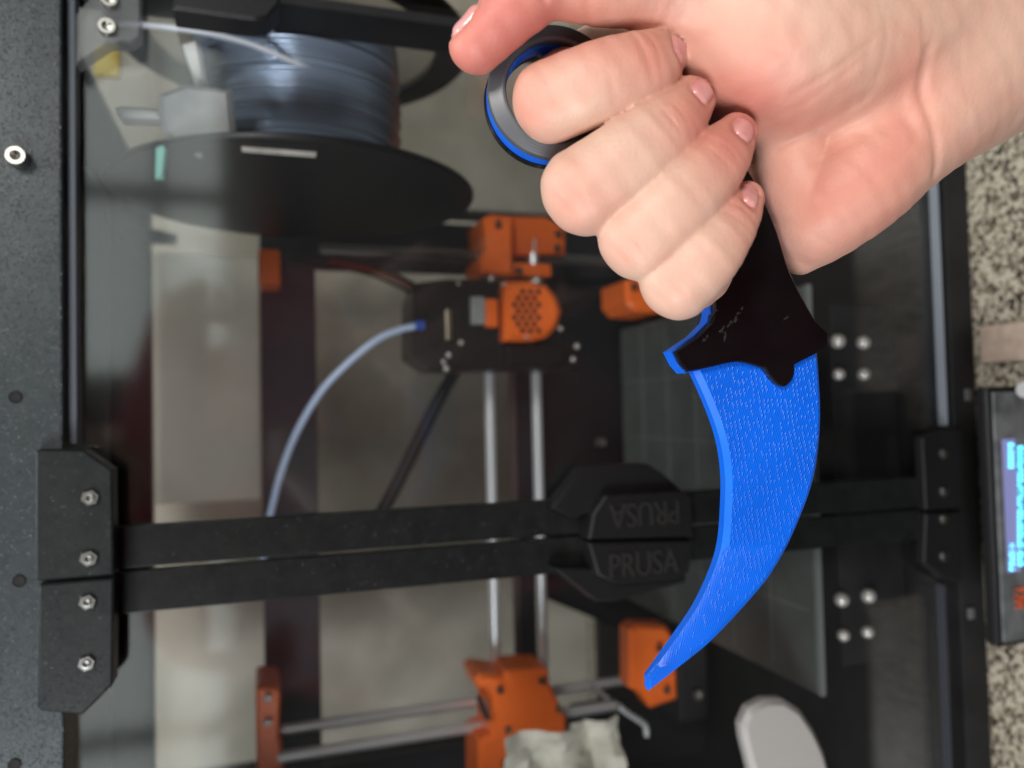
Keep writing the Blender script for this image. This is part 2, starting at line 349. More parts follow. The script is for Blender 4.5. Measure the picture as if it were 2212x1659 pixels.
obj('back_beam', boxm((XL, D-0.02, ZTOP+0.02), (XR, D, ZTOP+0.055)), M_black_matte, enc)
obj('back_beam', boxm((XL, D-0.02, 0.009), (XR, D, 0.06)), M_black_matte, enc)
obj('back_pane', boxm((XL, D-0.012, 0.061), (XR, D-0.008, ZTOP+0.019)), M_pane, enc)

def screw(name, u, v, Y, rpx, parent, m, proud=0.003, socket=True, hexa=False):
    p = at(u, v, Y); r = rpx*pxm(u, v, Y); bm = bmesh.new(); n = Vector((0,-1,0))
    prof = [(r*1.0, 0), (r*1.0, proud*0.7), (r*0.88, proud), (r*0.55, proud), (r*0.5, proud*0.25), (0.0001, proud*0.2)]
    lathe(bm, prof, p, n, 6 if hexa else 24)
    o = obj(name, bm, m, parent)
    if hexa:
        b2 = bmesh.new(); lathe(b2, [(r*0.56, proud*0.3), (r*0.56, proud*1.25), (r*0.36, proud*1.3), (r*0.33, proud*0.6), (0.0001, proud*0.5)], p, n, 20)
        obj('bolt_end', b2, m, parent)
    return o
YT = -0.012
s = screw('screw', 42, 345, YT, 21, top, M_screw, 0.006)
for (u, v, r) in ((33, 858, 12), (41, 1255, 12), (31, 1652, 12)):
    p = at(u, v, YT-0.0003); bm = bmesh.new(); q = r*pxm(u, v, YT)
    lathe(bm, [(q*1.12, -0.0002), (q, 0.0004), (q*0.9, 0.0), (0.0001, -0.0001)], p, (0,-1,0), 24)
    obj('screw_hole', bm, M_hole, top)

# doors: strip is the door's own mesh; pane, handle, brackets and nuts hang from it
ZP0, ZP1 = ZB+0.002, ZTOP-0.0015
SW = 0.0185
def door(side):
    x0, x1 = (GX+0.0008, GX+SW) if side > 0 else (GX-SW, GX-0.0008)
    bm = boxm((x0, -0.0045, ZP0+0.004), (x1, 0.0015, ZTOP+0.008), 0.0006)
    d = obj('door', bm, M_strip, enc)
    xo = XR-0.002 if side > 0 else XL+0.002
    obj('pane', boxm((GX+side*0.0015, 0.002, ZP0), (xo, 0.0045, ZP1+0.006), 0.0003), M_pane, d)
    return d
dr, dl = door(1), door(-1)
M_rail = mat('brushed_rail', (0.07, 0.08, 0.10), 0.45, 0.2)
obj('top_rail', boxm((at(165,960,-0.004).x, -0.0065, ZTOP-0.0042), (XR-0.004, 0.0015, ZTOP-0.0006), 0.0008), M_rail, dr)
# brackets at the top of the doors
def bracket(poly, Y, dep, parent, m=M_bracket): return obj('bracket', plate(poly, Y, dep, 0.0008), m, parent)
YB = -0.018
bracket([(76,976),(86,970),(180,972),(242,1015),(245,1240),(245,1243),(84,1256),(76,1250)], YB, 0.0125, dr)
bracket([(84,1262),(245,1249),(243,1480),(178,1545),(88,1536),(80,1528)], YB, 0.0125, dl)
for (u, v) in ((196,1075),(193,1206)): screw('nut', u, v, YB, 19, dr, M_nut, 0.0016, hexa=True)
for (u, v) in ((190,1300),(188,1432)): screw('nut', u, v, YB, 18, dl, M_nut, 0.0016, hexa=True)
bracket([(163,30),(190,0),(205,-60),(303,-60),(303,76),(284,92),(235,92),(163,140)], -0.010, 0.0085, dr, M_clear)
screw('screw', 233, 62, -0.010, 19, dr, M_screw, 0.003); screw('screw', 238, 4, -0.010, 18, dr, M_screw, 0.003)
# black hinge block near the top of the right door
obj('hinge', plate([(370,-80),(605,-80),(605,8),(577,40),(545,42),(372,18)], -0.016, 0.017, 0.0015), M_black, dr)
# handles and their lettering
def handle(poly_top, poly_plate, parent, Y0):
    obj('handle', plate(poly_plate, Y0, 0.012, 0.0010), M_black, parent)
    obj('handle_rib', plate(poly_top, Y0+0.0065, 0.012, 0.0010), M_black, parent)
YH = -0.020
handle([(1192,1098),(1262,1010),(1400,1002),(1432,1022),(1478,1062),(1492,1072),(1492,1090),(1360,1092),(1300,1100),(1240,1120)],
       [(1272,1166),(1282,1110),(1310,1070),(1478,1062),(1496,1076),(1498,1160)], dr, YH)
handle([(1196,1226),(1240,1226),(1340,1230),(1480,1225),(1484,1258),(1330,1300),(1290,1300)],
       [(1272,1172),(1498,1168),(1490,1236),(1460,1250),(1330,1262),(1292,1242)], dl, YH)
def lettering(body, u, v, Y, hpx, wpx, rot, parent, m):
    bm = text_mesh(body, 1.0, 0.0)
    xs = [p.co.x for p in bm.verts]; ys = [p.co.y for p in bm.verts]; cx, cy = (min(xs)+max(xs))/2, (min(ys)+max(ys))/2
    k = pxm(u, v, Y); sx, sy = wpx*k/(max(xs)-min(xs)), hpx*k/(max(ys)-min(ys))
    bm.verts.ensure_lookup_table(); o = at(u, v, Y)
    for p in bm.verts:
        x, y = (p.co.x-cx)*sx, (p.co.y-cy)*sy
        # reading direction follows the picture: along -Z (down) for rot 0, +Z for rot 180, +X for rot 90
        if rot == 0: q = Vector((y, 0, -x))
        elif rot == 180: q = Vector((-y, 0, x))
        else: q = Vector((x, 0, y))
        p.co = o+q
    ex = bmesh.ops.extrude_face_region(bm, geom=bm.faces[:])
    for g in ex['geom']:
        if isinstance(g, bmesh.types.BMVert): g.co.y += -0.0008
    return obj('lettering', bm, m, parent, smooth=False)
M_letter = mat('raised_letters', (0.022, 0.022, 0.021), 0.25)
lettering('PRUSA', 1392, 1110, YH-0.0001, 52, 165, 180, dr, M_letter)
lettering('PRUSA', 1392, 1216, YH-0.0001, 52, 165, 0, dl, M_letter)
# bottom brackets of the doors
bracket([(1992,945),(2038,928),(2080,930),(2080,1098),(2000,1102)], -0.010, 0.006, dr, M_black)
bracket([(2000,1110),(2080,1106),(2080,1260),(2040,1250),(1996,1215)], -0.010, 0.006, dl, M_black)
for d, vs in ((dr, (980, 1062)), (dl, (1122, 1202))):
    for v in vs: screw('nut', 2038, v, -0.010, 12, d, M_nut, 0.0016, hexa=True)
M_bezel0 = mat('dark_catch', (0.09, 0.09, 0.09), 0.5)
M_edge = mat('pane_edge_highlight', (0.17, 0.19, 0.22), 0.35)  # pale tone paints the highlight along the right pane's bottom edge
zc = at(2030, 650, -0.003).z
obj('pane_edge_strip', boxm((at(2030,920,-0.003).x, -0.005, zc-0.0005), (XR-0.01, 0.0015, zc+0.0005), 0.0004), M_edge, dr)
zc = at(2046, 1560, -0.003).z
obj('pane_edge_strip', boxm((XL+0.01, -0.005, zc-0.0005), (at(2046,1262,-0.003).x, 0.0015, zc+0.0005), 0.0004), mat('pane_edge_dull', (0.03,0.033,0.04), 0.5, Specular_IOR_Level=0.2), dl)
obj('catch', buv(2088, 840, 2100, 866, -0.008, 0.0019, 0.0005), M_bezel0, enc)
obj('catch', buv(2094, 1314, 2106, 1338, -0.008, 0.0019, 0.0005), M_bezel0, enc)

# ------------------------------------------------------------------ printer
prn = thing('printer', 'black and orange 3D printer behind the clear doors of the enclosure', '3D printer', (GX, 0.2, 0.008))
YF = 0.285                                                    # gantry plate
fx0, fx1 = at(900, 1625, YF).x, at(900, 590, YF).x            # inner edges of its columns
fz1, fz0 = at(565, 900, YF).z, at(685, 900, YF).z
bm = bmesh.new()
box(bm, (fx0-0.045, YF, fz0), (fx1+0.045, YF+0.006, fz1), 0.0008)
box(bm, (fx0-0.045, YF+0.0005, 0.012), (fx0, YF+0.0055, fz0), 0.0008)
box(bm, (fx1, YF+0.0005, 0.012), (fx1+0.045, YF+0.0055, fz0), 0.0008)
box(bm, (fx0, YF+0.0005, 0.012), (fx1, YF+0.0055, 0.055), 0.0008)
obj('gantry_frame', bm, M_dark, prn)
# heated bed seen from above
ZBED = 0.093
fr, fl = atz(1767, 607, ZBED), atz(1767, 1504, ZBED)
bk = atz(1320, 690, ZBED)
bx0, bx1, by0, by1 = fl.x, fr.x, fl.y, min(bk.y, YF-0.005)
bed = obj('heatbed', boxm((bx0, by0, ZBED-0.006), (bx1, by1, ZBED), 0.0025), M_bed, prn)
for i in range(1, 5):
    x = bx0+(bx1-bx0)*i/5; obj('grid_line', boxm((x-0.0004, by0+0.006, ZBED), (x+0.0004, by1-0.006, ZBED+0.0002)), M_line, bed)
for i in range(1, 6):
    y = by0+(by1-by0)*i/6; obj('grid_line', boxm((bx0+0.006, y-0.0004, ZBED), (bx1-0.006, y+0.0004, ZBED+0.0002)), M_line, bed)
obj('bed_edge', boxm((bx0, by0-0.0012, ZBED-0.005), (bx1, by0-0.0002, ZBED-0.001)), M_line, bed)
# X rods and carriage
YR = 0.235
for u in (1061, 1163):
    p, q = at(u, 520, YR), at(u+4, 1560, YR); z = at(u+2, 1100, YR).z
    obj('guide_rod', cylm((p.x, YR, z), (q.x, YR, z), 0.0042, 16), M_chrome, prn)
zb = at(1112, 1000, YR+0.01).z
obj('belt', boxm((at(1112,560,YR).x, YR+0.012, zb-0.003), (at(1112,1500,YR).x, YR+0.0135, zb+0.003)), mat('belt_rubber', (0.03,0.018,0.017), 0.7), prn)
obj('rear_profile', buv(1118, 560, 1152, 1560, YR+0.016, 0.008), M_black, prn)
YE = 0.175
ex = obj('extruder', plate([(893,640),(905,610),(960,602),(1092,602),(1092,742),(1215,742),(1260,760),(1262,796),(1000,800),(935,800),(893,770)], YE, 0.05, 0.002), M_black, prn)
bm = plate([(1092,606),(1150,606),(1182,614),(1205,640),(1216,672),(1206,706),(1184,728),(1150,736),(1092,736)], YE-0.014, 0.03, 0.004)
fan = obj('fan_cover', bm, M_orange, ex)
bm = bmesh.new()
for r_ in range(7):
    for c_ in range(4):
        u = 1112+c_*17+(8 if r_ % 2 else 0); v = 630+r_*14
        if u > 1164 or (c_ == 0 and r_ in (0, 6)): continue
        p = at(u, v, YE-0.0141); lathe(bm, [(0.0021, 0.0), (0.0020, 0.0005), (0.0001, 0.0003)], p, (0,-1,0), 10)
o = obj('vent_holes', bm, M_hole, ex)
obj('heatsink', buv(1018, 640, 1048, 700, YE-0.004, 0.006, 0.0008), M_grey, ex)
obj('idler_lever', buv(1050, 645, 1076, 706, YE-0.006, 0.008, 0.001), M_orange, ex)
obj('spring', buv(964, 668, 976, 735, YE-0.004, 0.004, 0.0008), M_brass, ex)
obj('print_head', plate([(1095,744),(1215,748),(1235,772),(1200,792),(1095,792)], YE-0.012, 0.03, 0.003), M_black, ex)
obj('nozzle_fan', plate([(1180,690),(1262,744),(1256,800),(1150,796)], YE-0.004, 0.02, 0.002), M_black, ex)
for (u, v, r) in ((1061,601,9),(1159,606,11),(969,767,8),(958,782,7),(996,740,8),(964,796,9),(1211,710,8),(1246,748,9),(1238,776,8),(1088,614,6),(1138,728,6),(990,612,6)):
    p = at(u, v, YE-0.016); bm = bmesh.new(); bmesh.ops.create_uvsphere(bm, u_segments=14, v_segments=9, radius=r*pxm(u,v,YE)*0.7); bm.transform(Matrix.Translation(p)); obj('screw_head', bm, M_bolt, ex)
# tube and cable
tp = [(908,704),(870,710),(815,733),(745,790),(690,850),(640,935),(607,1020),(590,1085),(576,1145),(566,1220)]
bm = bmesh.new(); tube(bm, [at(u, v, YE-0.005+0.0025*i) for i, (u, v) in enumerate(tp)], 0.0026); obj('filament_tube', bm, M_tube, prn)
obj('tube_fitting', cylm(at(896,703,YE-0.006), at(916,702,YE-0.006), 0.0036), mat('blue_fitting', (0.03,0.09,0.42), 0.4), prn)
bm = bmesh.new(); tube(bm, [at(u, v, 0.25) for u, v in ((985,800),(950,860),(900,960),(850,1060),(800,1150))], 0.0052); obj('cable', bm, M_black_matte, prn)
# Z axis, right side of the room (top of the picture)
YZ = 0.245
def rod(u0, v0, u1, v1, Y, r, m=M_chrome):
    p, q = at(u0, v0, Y), at(u1, v1, Y); x = (p.x+q.x)/2
    obj('z_rod', cylm((x, Y, p.z), (x, Y, q.z), r, 16), m, prn)
M_rod_dull = mat('dull_steel_rod', (0.16, 0.165, 0.16), 0.35, 0.8)
rod(690, 522, 1500, 588, YZ, 0.0045, M_rod_dull)
obj('axis_bracket', plate([(1045,470),(1060,462),(1108,466),(1108,596),(1040,592),(1040,560),(1052,540)], YZ-0.03, 0.05, 0.002), M_orange, prn)
obj('axis_bracket', plate([(1108,466),(1180,468),(1222,490),(1222,548),(1108,552)], YZ-0.014, 0.04, 0.002), M_orange, prn)
obj('axis_bracket', buv(1104, 568, 1192, 597, YZ-0.022, 0.03, 0.002), M_orange, prn)
obj('axis_bracket', plate([(1352,606),(1364,600),(1440,600),(1440,676),(1372,672),(1354,652)], YZ-0.03, 0.05, 0.003), M_orange, prn)
obj('axis_bracket', buv(558, 538, 606, 612, YZ-0.01, 0.04, 0.002), M_orange, prn)
obj('z_motor', buv(1440, 560, 1640, 690, YZ-0.03, 0.05, 0.003), M_black_matte, prn)
# Z axis, left side of the room (bottom of the picture)
rod(600, 1597, 1400, 1446, YZ, 0.0040, M_chrome)
rod(600, 1652, 1330, 1510, YZ-0.02, 0.0042, M_chrome)
lb = obj('axis_bracket', plate([(1028,1468),(1040,1456),(1090,1462),(1096,1450),(1186,1446),(1190,1478),(1200,1500),(1226,1552),(1226,1585),(1190,1602),(1166,1626),(1130,1630),(1092,1646),(1090,1760),(1036,1760),(1034,1600),(1060,1590),(1062,1520),(1040,1500)], YZ-0.045, 0.04, 0.003), M_orange, prn)
for (u, v) in ((1206,1530),(1096,1576)): screw('screw', u, v, YZ-0.046, 8, lb, M_screw, 0.002)
obj('bearing', cylm(at(1040,1530,YZ-0.05), at(1046,1527,YZ-0.05), 0.0095, 20), M_hole, lb)
obj('axis_bracket', plate([(552,1490),(562,1484),(600,1486),(606,1500),(602,1590),(612,1640),(612,1760),(556,1760)], YZ-0.02, 0.05, 0.002), M_orange, prn)
obj('axis_bracket', plate([(1360,1362),(1376,1350),(1440,1352),(1462,1385),(1466,1512),(1408,1532),(1386,1500),(1362,1488)], YZ-0.06, 0.018, 0.003), M_orange, prn)
obj('z_motor', buv(1466, 1380, 1530, 1560, YZ-0.06, 0.05, 0.003), M_black_matte, prn)
screw('screw', 1505, 1500, YZ-0.062, 12, prn, M_screw, 0.003)
obj('lead_screw_cover', buv(1240, 1520, 1355, 1590, YZ-0.01, 0.01, 0.001), M_black, prn)
for (u, v, Y) in ((1076,486,YZ-0.032),(1206,506,YZ-0.016),(1204,536,YZ-0.016),(1120,584,YZ-0.024),(578,1508,YZ-0.022),(578,1560,YZ-0.022),(1424,1400,YZ-0.062),(1440,1490,YZ-0.062),(1370,620,YZ-0.032),(1080,1490,YZ-0.047),(1170,1470,YZ-0.047)):
    screw('screw', u, v, Y, 8, prn, M_nut, 0.002)
for k, (c_, pts_) in enumerate(((M_hole, ((930,640),(870,600),(800,575),(720,560),(640,548))), (M_hole, ((925,655),(860,618),(790,590),(700,572),(630,560))), (mat('dark_red_wire', (0.20,0.01,0.01), 0.5), ((928,648),(865,608),(795,582),(712,566))))):
    bm = bmesh.new(); tube(bm, [at(u, v, YE+0.02+0.02*i) for i, (u, v) in enumerate(pts_)], 0.0016, 8); obj('wire', bm, c_, prn)
# front plate with its screws
obj('rear_cover', plate([(1172,560),(1445,560),(1445,1402),(1172,1290)], 0.335, 0.004), M_black, prn)
obj('power_box', buv(1300, 1250, 1438, 1900, 0.345, 0.004), mat('dark_brown_panel', (0.035,0.030,0.027), 0.6), prn)
YPF = 0.035
fp = obj('front_plate', boxm((bx0+0.01, YPF, 0.012), (bx1-0.01, YPF+0.004, ZBED-0.03), 0.0008), M_black_matte, prn)
for (u, v, r) in ((1810,737,13),(1865,740,12),(1812,808,11),(1866,808,11),(1818,1295,13),(1876,1287,13),(1822,1372,11),(1874,1365,11),(1766,1362,8)):
    p = at(u, v, YPF-0.002); bm = bmesh.new(); bmesh.ops.create_uvsphere(bm, u_segments=16, v_segments=10, radius=1.2*r*pxm(u,v,YPF)); bm.transform(Matrix.Translation(p)); obj('screw_head', bm, M_bolt, fp)
obj('bed_spring', cylm(at(1290,955,0.22), at(1305,955,0.22), 0.004, 14), M_screw, prn)

# control display in front of the enclosure, facing up the room
YD = -0.052
dx0, dx1, dz0, dz1 = ext(2128, 1378, 2480, 832, YD)
dx0, dx1 = sorted((dx0, dx1))
disp = obj('display', boxm((dx0, YD, -0.0095), (dx1, YD+0.008, at(2144,1100,YD).z), 0.002), M_black, prn)
M_bezel = mat('grey_bezel', (0.075, 0.08, 0.085), 0.4); vary(M_bezel, (0.05,0.055,0.058), (0.11,0.115,0.12), 90)
zz = at(2152, 1100, YD).z
obj('bezel', boxm((dx0+0.003, YD-0.0015, 0.008), (dx1-0.003, YD+0.001, zz), 0.0008), M_bezel, disp)
sx0, sx1 = at(2168,1236,YD).x, at(2168,948,YD).x; sz = at(2164,1100,YD).z
obj('screen', boxm((sx0, YD-0.0022, 0.02), (sx1, YD-0.0017, sz), 0.0001), emis('screen_glow', (0.17,0.18,0.38), 1.2), disp)
M_glyph = emis('screen_text', (0.10, 0.62, 1.0), 3.6)
def glyphs(v0, v1, u, hpx, n):
    bm = bmesh.new(); rnd = random.Random(int(v0))
    for i in range(n):
        v = v0+(v1-v0)*(i+0.15)/n; w = (v1-v0)/n*0.7
        z1 = at(u, v, YD).z; k = pxm(u, v, YD); x = at(u, v, YD).x
        h = hpx*k; wd = abs(w)*k
        box(bm, (x, YD-0.0030, z1-h), (x+wd*0.28, YD-0.0024, z1))
        if rnd.random() < 0.7: box(bm, (x+wd*0.28, YD-0.0030, z1-h*0.25), (x+wd, YD-0.0024, z1))
        if rnd.random() < 0.6: box(bm, (x+wd*0.28, YD-0.0030, z1-h), (x+wd*0.9, YD-0.0024, z1-h*0.78))
        if rnd.random() < 0.5: box(bm, (x+wd*0.72, YD-0.0030, z1-h*0.8), (x+wd, YD-0.0024, z1-h*0.25))
    obj('screen_text', bm, M_glyph, disp, smooth=False)
glyphs(1232, 1172, 2172, 12, 6); glyphs(1012, 956, 2170, 12, 6); glyphs(1222, 962, 2190, 14, 26)
lettering('MK4', 2206, 1290, YD-0.0016, 40, 44, 90, disp, mat('orange_print', (0.62, 0.10, 0.03), 0.5))
obj('knob', cylm(at(2214,842,YD), at(2216,842,YD-0.012), 0.0045), M_grey, disp)

# ------------------------------------------------------------------ spool
YS, RS = 0.112, 0.106
c1 = at(648, 432, YS); c2 = Vector((at(640, 105, YS).x, YS, c1.z)); ax = Vector((1,0,0))
spool = thing('filament_spool', 'spool of silver blue filament hanging high inside the enclosure', 'spool', c1)
hw = c2.x-c1.x
def flange(name, x, t, m, hole):
    bm = bmesh.new(); lathe(bm, [(hole, 0), (RS-0.001, 0), (RS, 0.001), (RS, t-0.001), (RS-0.001, t), (hole, t), (hole, 0)], (x, YS, c1.z), ax, 96); return obj(name, bm, m, spool)
M_flange = mat('black_spool_plastic', (0.006, 0.006, 0.007), 0.4, Specular_IOR_Level=0.25)
flange('flange', c1.x, 0.004, M_flange, 0.002); fl2 = flange('flange', c2.x, 0.004, M_flange, 0.084)
bm = bmesh.new(); lathe(bm, [(0.028,0.0005),(0.0838,0.0005),(0.0838,0.0025),(0.028,0.0025),(0.028,0.0005)], (c2.x, YS, c1.z), ax, 64); obj('clear_web', bm, M_clear2, fl2)
bm = bmesh.new(); prof = []; n = 36; x = 0.0045
for i in range(n):
    h0 = 0.0045+(hw-0.005)*i/n; h1 = 0.0045+(hw-0.005)*(i+1)/n; r = 0.060+random.uniform(-0.0012, 0.0012)
    for k in range(6):
        t = k/6; prof.append((r+0.0011*math.sin(math.pi*t), h0+(h1-h0)*t))
prof = [(0.03, 0.0045)]+prof+[(0.03, hw)]
lathe(bm, prof, (c1.x, YS, c1.z), ax, 80); obj('winding', bm, M_fil, spool)
bm = bmesh.new(); cyl(bm, (c1.x+0.0045, YS, c1.z), (c2.x+0.012, YS, c2.z), 0.026, 32); obj('hub', bm, M_grey, spool)
# pale label bar on the near rim of the flange
lc = at(602, 358, 0.02)
a0 = math.asin(min(1, 0.0/RS))
bm = bmesh.new(); box(bm, (c1.x-0.0008, at(602,358,YS).y-RS*0.86, at(684,358,0.02).z), (c1.x-0.0002, at(602,358,YS).y-RS*0.80, at(522,358,0.02).z)); obj('label', bm, M_label, spool)
bm = bmesh.new(); tube(bm, [at(770,205,0.06), at(700,165,0.055), at(620,128,0.05), at(540,95,0.045), at(450,72,0.04), at(370,60,0.04), at(296,54,0.04), at(240,52,0.04)], 0.0015); obj('filament_strand', bm, M_strand, spool)

# spool holder: pale arms behind the pane
hold = thing('spool_holder', 'pale grey plastic spool holder with arms beside the top beam', 'spool holder', at(420, 260, 0.2))
obj('arm', plate([(393,92),(428,74),(446,176),(424,184)], 0.045, 0.012, 0.002), M_white, hold)
obj('arm', plate([(246,232),(260,226),(345,232),(345,254),(262,252)], 0.04, 0.012, 0.002), M_white, hold)
obj('holder_body', plate([(342,200),(400,178),(500,190),(510,300),(430,330),(370,310),(345,262)], 0.034, 0.008, 0.003), M_grey, hold)
obj('clip', plate([(336,318),(352,310),(360,320),(352,384),(334,384)], 0.03, 0.004, 0.001), M_teal, hold)

# ------------------------------------------------------------------ small things inside and behind
def thingm(name, bm, m, label, cat, group=None): return tag(obj(name, bm, m), label, cat, group)
thingm('cream_board', buv(268, 548, 562, 1086, 0.50, 0.02, 0.002), M_cream, 'cream board standing against the wall behind the printer', 'board')
thingm('yellow_card', buv(203, 96, 258, 164, 0.30, 0.006, 0.001), M_yellow, 'small yellow card inside the enclosure beside the clear bracket', 'card')
thingm('wooden_block', boxm((at(2176,782,-0.03).x, -0.045, -0.0095), (at(2176,698,-0.03).x, -0.012, at(2172,740,-0.03).z), 0.002), M_wood, 'pinkish wooden block on the granite beside the display', 'wooden block')
bm = bmesh.new(); random.seed(3)
bmesh.ops.create_grid(bm, x_segments=14, y_segments=14, size=0.5)
po = at(1215, 1640, 0.12)
for v in bm.verts:
    x, y = v.co.x, v.co.y; z = 0.006*math.sin(9*x+3*y)+0.005*math.sin(14*y-5*x)+random.uniform(-.0035,.0035)
    v.co = po+Vector((x*0.07-0.012, z, y*0.085))
bmesh.ops.solidify(bm, geom=bm.faces[:], thickness=0.0004)
thingm('paper_scrap', bm, M_paper, 'crumpled beige paper scrap beside the orange bracket', 'paper')
def hexkey(pts, Y, label):
    bm = bmesh.new(); tube(bm, [at(u, v, Y) for u, v in pts], 0.0022, 6); return thingm('hex_key', bm, M_grey, label, 'hex key', 'hex keys on the printer')
hexkey([(1336,1524),(1352,1538),(1380,1556),(1394,1568),(1397,1590)], 0.13, 'bent grey hex key below the black motor')
hexkey([(1278,1480),(1292,1492),(1308,1506),(1314,1510)], 0.15, 'short straight grey hex key beside the orange bracket')
# pale grey rounded plate low on the left
bm = bmesh.new(); pp = []
out = [(1610,1600),(1606,1568),(1622,1532),(1655,1514),(1695,1512),(1732,1536),(1762,1580),(1785,1630),(1800,1690),(1810,1790),(1650,1790),(1632,1690)]
thingm('rounded_piece', plate(out, 0.012, 0.008, 0.003), mat('pale_grey_plastic', (0.50,0.475,0.45), 0.4), 'pale grey rounded piece standing inside the left door', 'rounded_piece')
thingm('clamp', plate([(252,478),(300,485),(380,505),(376,520),(320,518),(290,525),(255,512)], 0.40, 0.02, 0.002), mat('navy_plastic', (0.02,0.03,0.06), 0.5), 'dark blue clamp on the wall side under the spool', 'clamp')

# ------------------------------------------------------------------ knife
D0 = 0.19
def cs(u, v, z=0.0):                                          # camera space point (metres) at picture u, v, z metres in front of the grip plane
    d = D0-z; return np.array([(u-U0)*d/F, (V0-v)*d/F, -d])
TH = math.radians(8)
kn_o = Vector(cs(1200, 195, -0.0045)); kn_n = Vector((math.sin(TH), 0.0, math.cos(TH)))
kn_x = Vector((math.cos(TH), 0, -math.sin(TH))); kn_y = Vector((0, 1, 0))
kmat = Matrix.Translation(CAM) @ RM.to_4x4() @ (Matrix.Translation(kn_o) @ Matrix((kn_x, kn_y, kn_n)).transposed().to_4x4())
def k2(u, v, h=0.0):                                          # picture point -> knife plane at height h
    d = Vector(((u-U0)/F, (V0-v)/F, -1.0)); o = kn_o+kn_n*h; t = o.dot(kn_n)/d.dot(kn_n); p = d*t-o
    return (p.dot(kn_x), p.dot(kn_y))
knife = thing('karambit_knife', 'blue and black plastic curved knife with finger ring held in the hand', 'knife')
knife.matrix_world = kmat
def kobj(name, bm, m):
    me = bpy.data.meshes.new(name); bmesh.ops.recalc_face_normals(bm, faces=bm.faces[:]); bm.to_mesh(me); bm.free()
    me.materials.append(m); me.polygons.foreach_set('use_smooth', [True]*len(me.polygons)); me.set_sharp_from_angle(angle=math.radians(30))
    o = bpy.data.objects.new(name, me); C.objects.link(o); o.parent = knife; return o
def spline(P, n=6):
    out = []
    for i in range(len(P)-1):
        a, b, c, d = [np.array(P[j]) for j in (max(i-1,0), i, i+1, min(i+2, len(P)-1))]
        for k in range(n):
            t = k/n; out.append(tuple(0.5*((2*b)+(c-a)*t+(2*a-5*b+4*c-d)*t*t+(3*b-a-3*c+d)*t**3)))
    out.append(tuple(P[-1])); return out
T1, T2 = 0.0024, 0.0078                                       # front cover 0..-T1, core -T1..-T2, back cover to -T2-T1
guard_l = [(1543,640),(1544,676),(1537,697),(1507,727),(1458,760)]
guard_b = [(1458,760),(1470,785),(1486,803)]
edge_b = spline([(1486,803),(1531,794),(1584,782),(1614,784),(1653,796)], 4)+spline([(1653,796),(1662,810),(1677,828),(1695,835),(1710,824),(1717,808),(1718,787)], 4)+[(1763,764),(1790,747)]
edge_r = [(1791,720)]+spline([(1763,694),(1733,641),(1715,605),(1700,567),(1672,480),(1625,380),(1540,270),(1430,165),(1310,88)], 4)
left_in = spline([(1262,305),(1360,420),(1450,520),(1520,600),(1543,640)], 4)
outl = edge_r+left_in+guard_l[1:]+guard_b[1:]+edge_b[1:]
def dedupe(P):
    o = [P[0]]
    for p in P[1:]:
        if (Vector(p)-Vector(o[-1])).length > 2: o.append(p)
    if (Vector(o[0])-Vector(o[-1])).length < 2: o.pop()
    return o
outl = dedupe(outl)
P2 = [k2(u, v) for u, v in outl]
def slab(bm, P, levels):
    prism(bm, [[Vector((x, y, h)) for x, y in (inset(P, i) if i else P)] for i, h in levels])
RO, RI = 150, 110
rc = k2(1200, 195); mp = D0/F; ro, ri = RO*mp, RI*mp
def ring(bm, h1, h0, b=0.0):
    if b:
        w = ro-ri; prof = [(ri, h0), (ri, h1-0.0006), (ri+0.0003, h1-0.0001), (ri+0.22*w, h1)]
        for k in range(1, 25):
            t = k/24; prof.append((ri+(0.22+0.72*t)*w, h1-0.36*0.72*w*t+0.000008*math.sin(t*math.pi*10)))
        e = prof[-1][1]; prof += [(ro, e-0.0005), (ro, h0), (ri, h0)]
    else: prof = [(ri, h0), (ri, h1), (ro, h1), (ro, h0), (ri, h0)]
    lathe(bm, prof, (rc[0], rc[1], 0), (0,0,1), 96)
bm = bmesh.new(); slab(bm, P2, [(0.0004, 0.0), (0.0, -0.0004), (0.0, -T1)])
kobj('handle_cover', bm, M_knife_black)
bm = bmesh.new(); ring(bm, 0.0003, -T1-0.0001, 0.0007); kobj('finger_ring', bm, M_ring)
bm = bmesh.new(); slab(bm, P2, [(0.0, -T2), (0.0, -T2-T1+0.0004), (0.0005, -T2-T1)]); ring(bm, -T2+0.0001, -T2-T1-0.0003)
kobj('handle_cover', bm, M_knife_black)
bm = bmesh.new(); rb = random.Random(5)
for (u0, v0, u1, v1, n_) in ((1602,662,1592,690,7),(1590,688,1570,708,10),(1560,708,1556,720,8),(1528,724,1520,738,6),(1530,690,1546,668,9),(1566,720,1562,734,6),(1690,690,1700,684,3)):
    for k in range(n_):
        t = (k+rb.random())/n_; x, y = k2(u0+(u1-u0)*t+rb.uniform(-4,4), v0+(v1-v0)*t+rb.uniform(-3,3)); b = bmesh.new()
        bmesh.ops.create_uvsphere(b, u_segments=8, v_segments=5, radius=rb.uniform(.00016,.00034)); b.transform(Matrix.Translation((x, y, 0.00002)) @ Matrix.Rotation(-0.5, 4, 'Z') @ Matrix.Diagonal((0.8, 1.8, 0.7, 1))); merge(bm, b)
kobj('print_blobs', bm, mat('glossy_black_print', (0.02,0.02,0.02), 0.12))['kind'] = 'stuff'
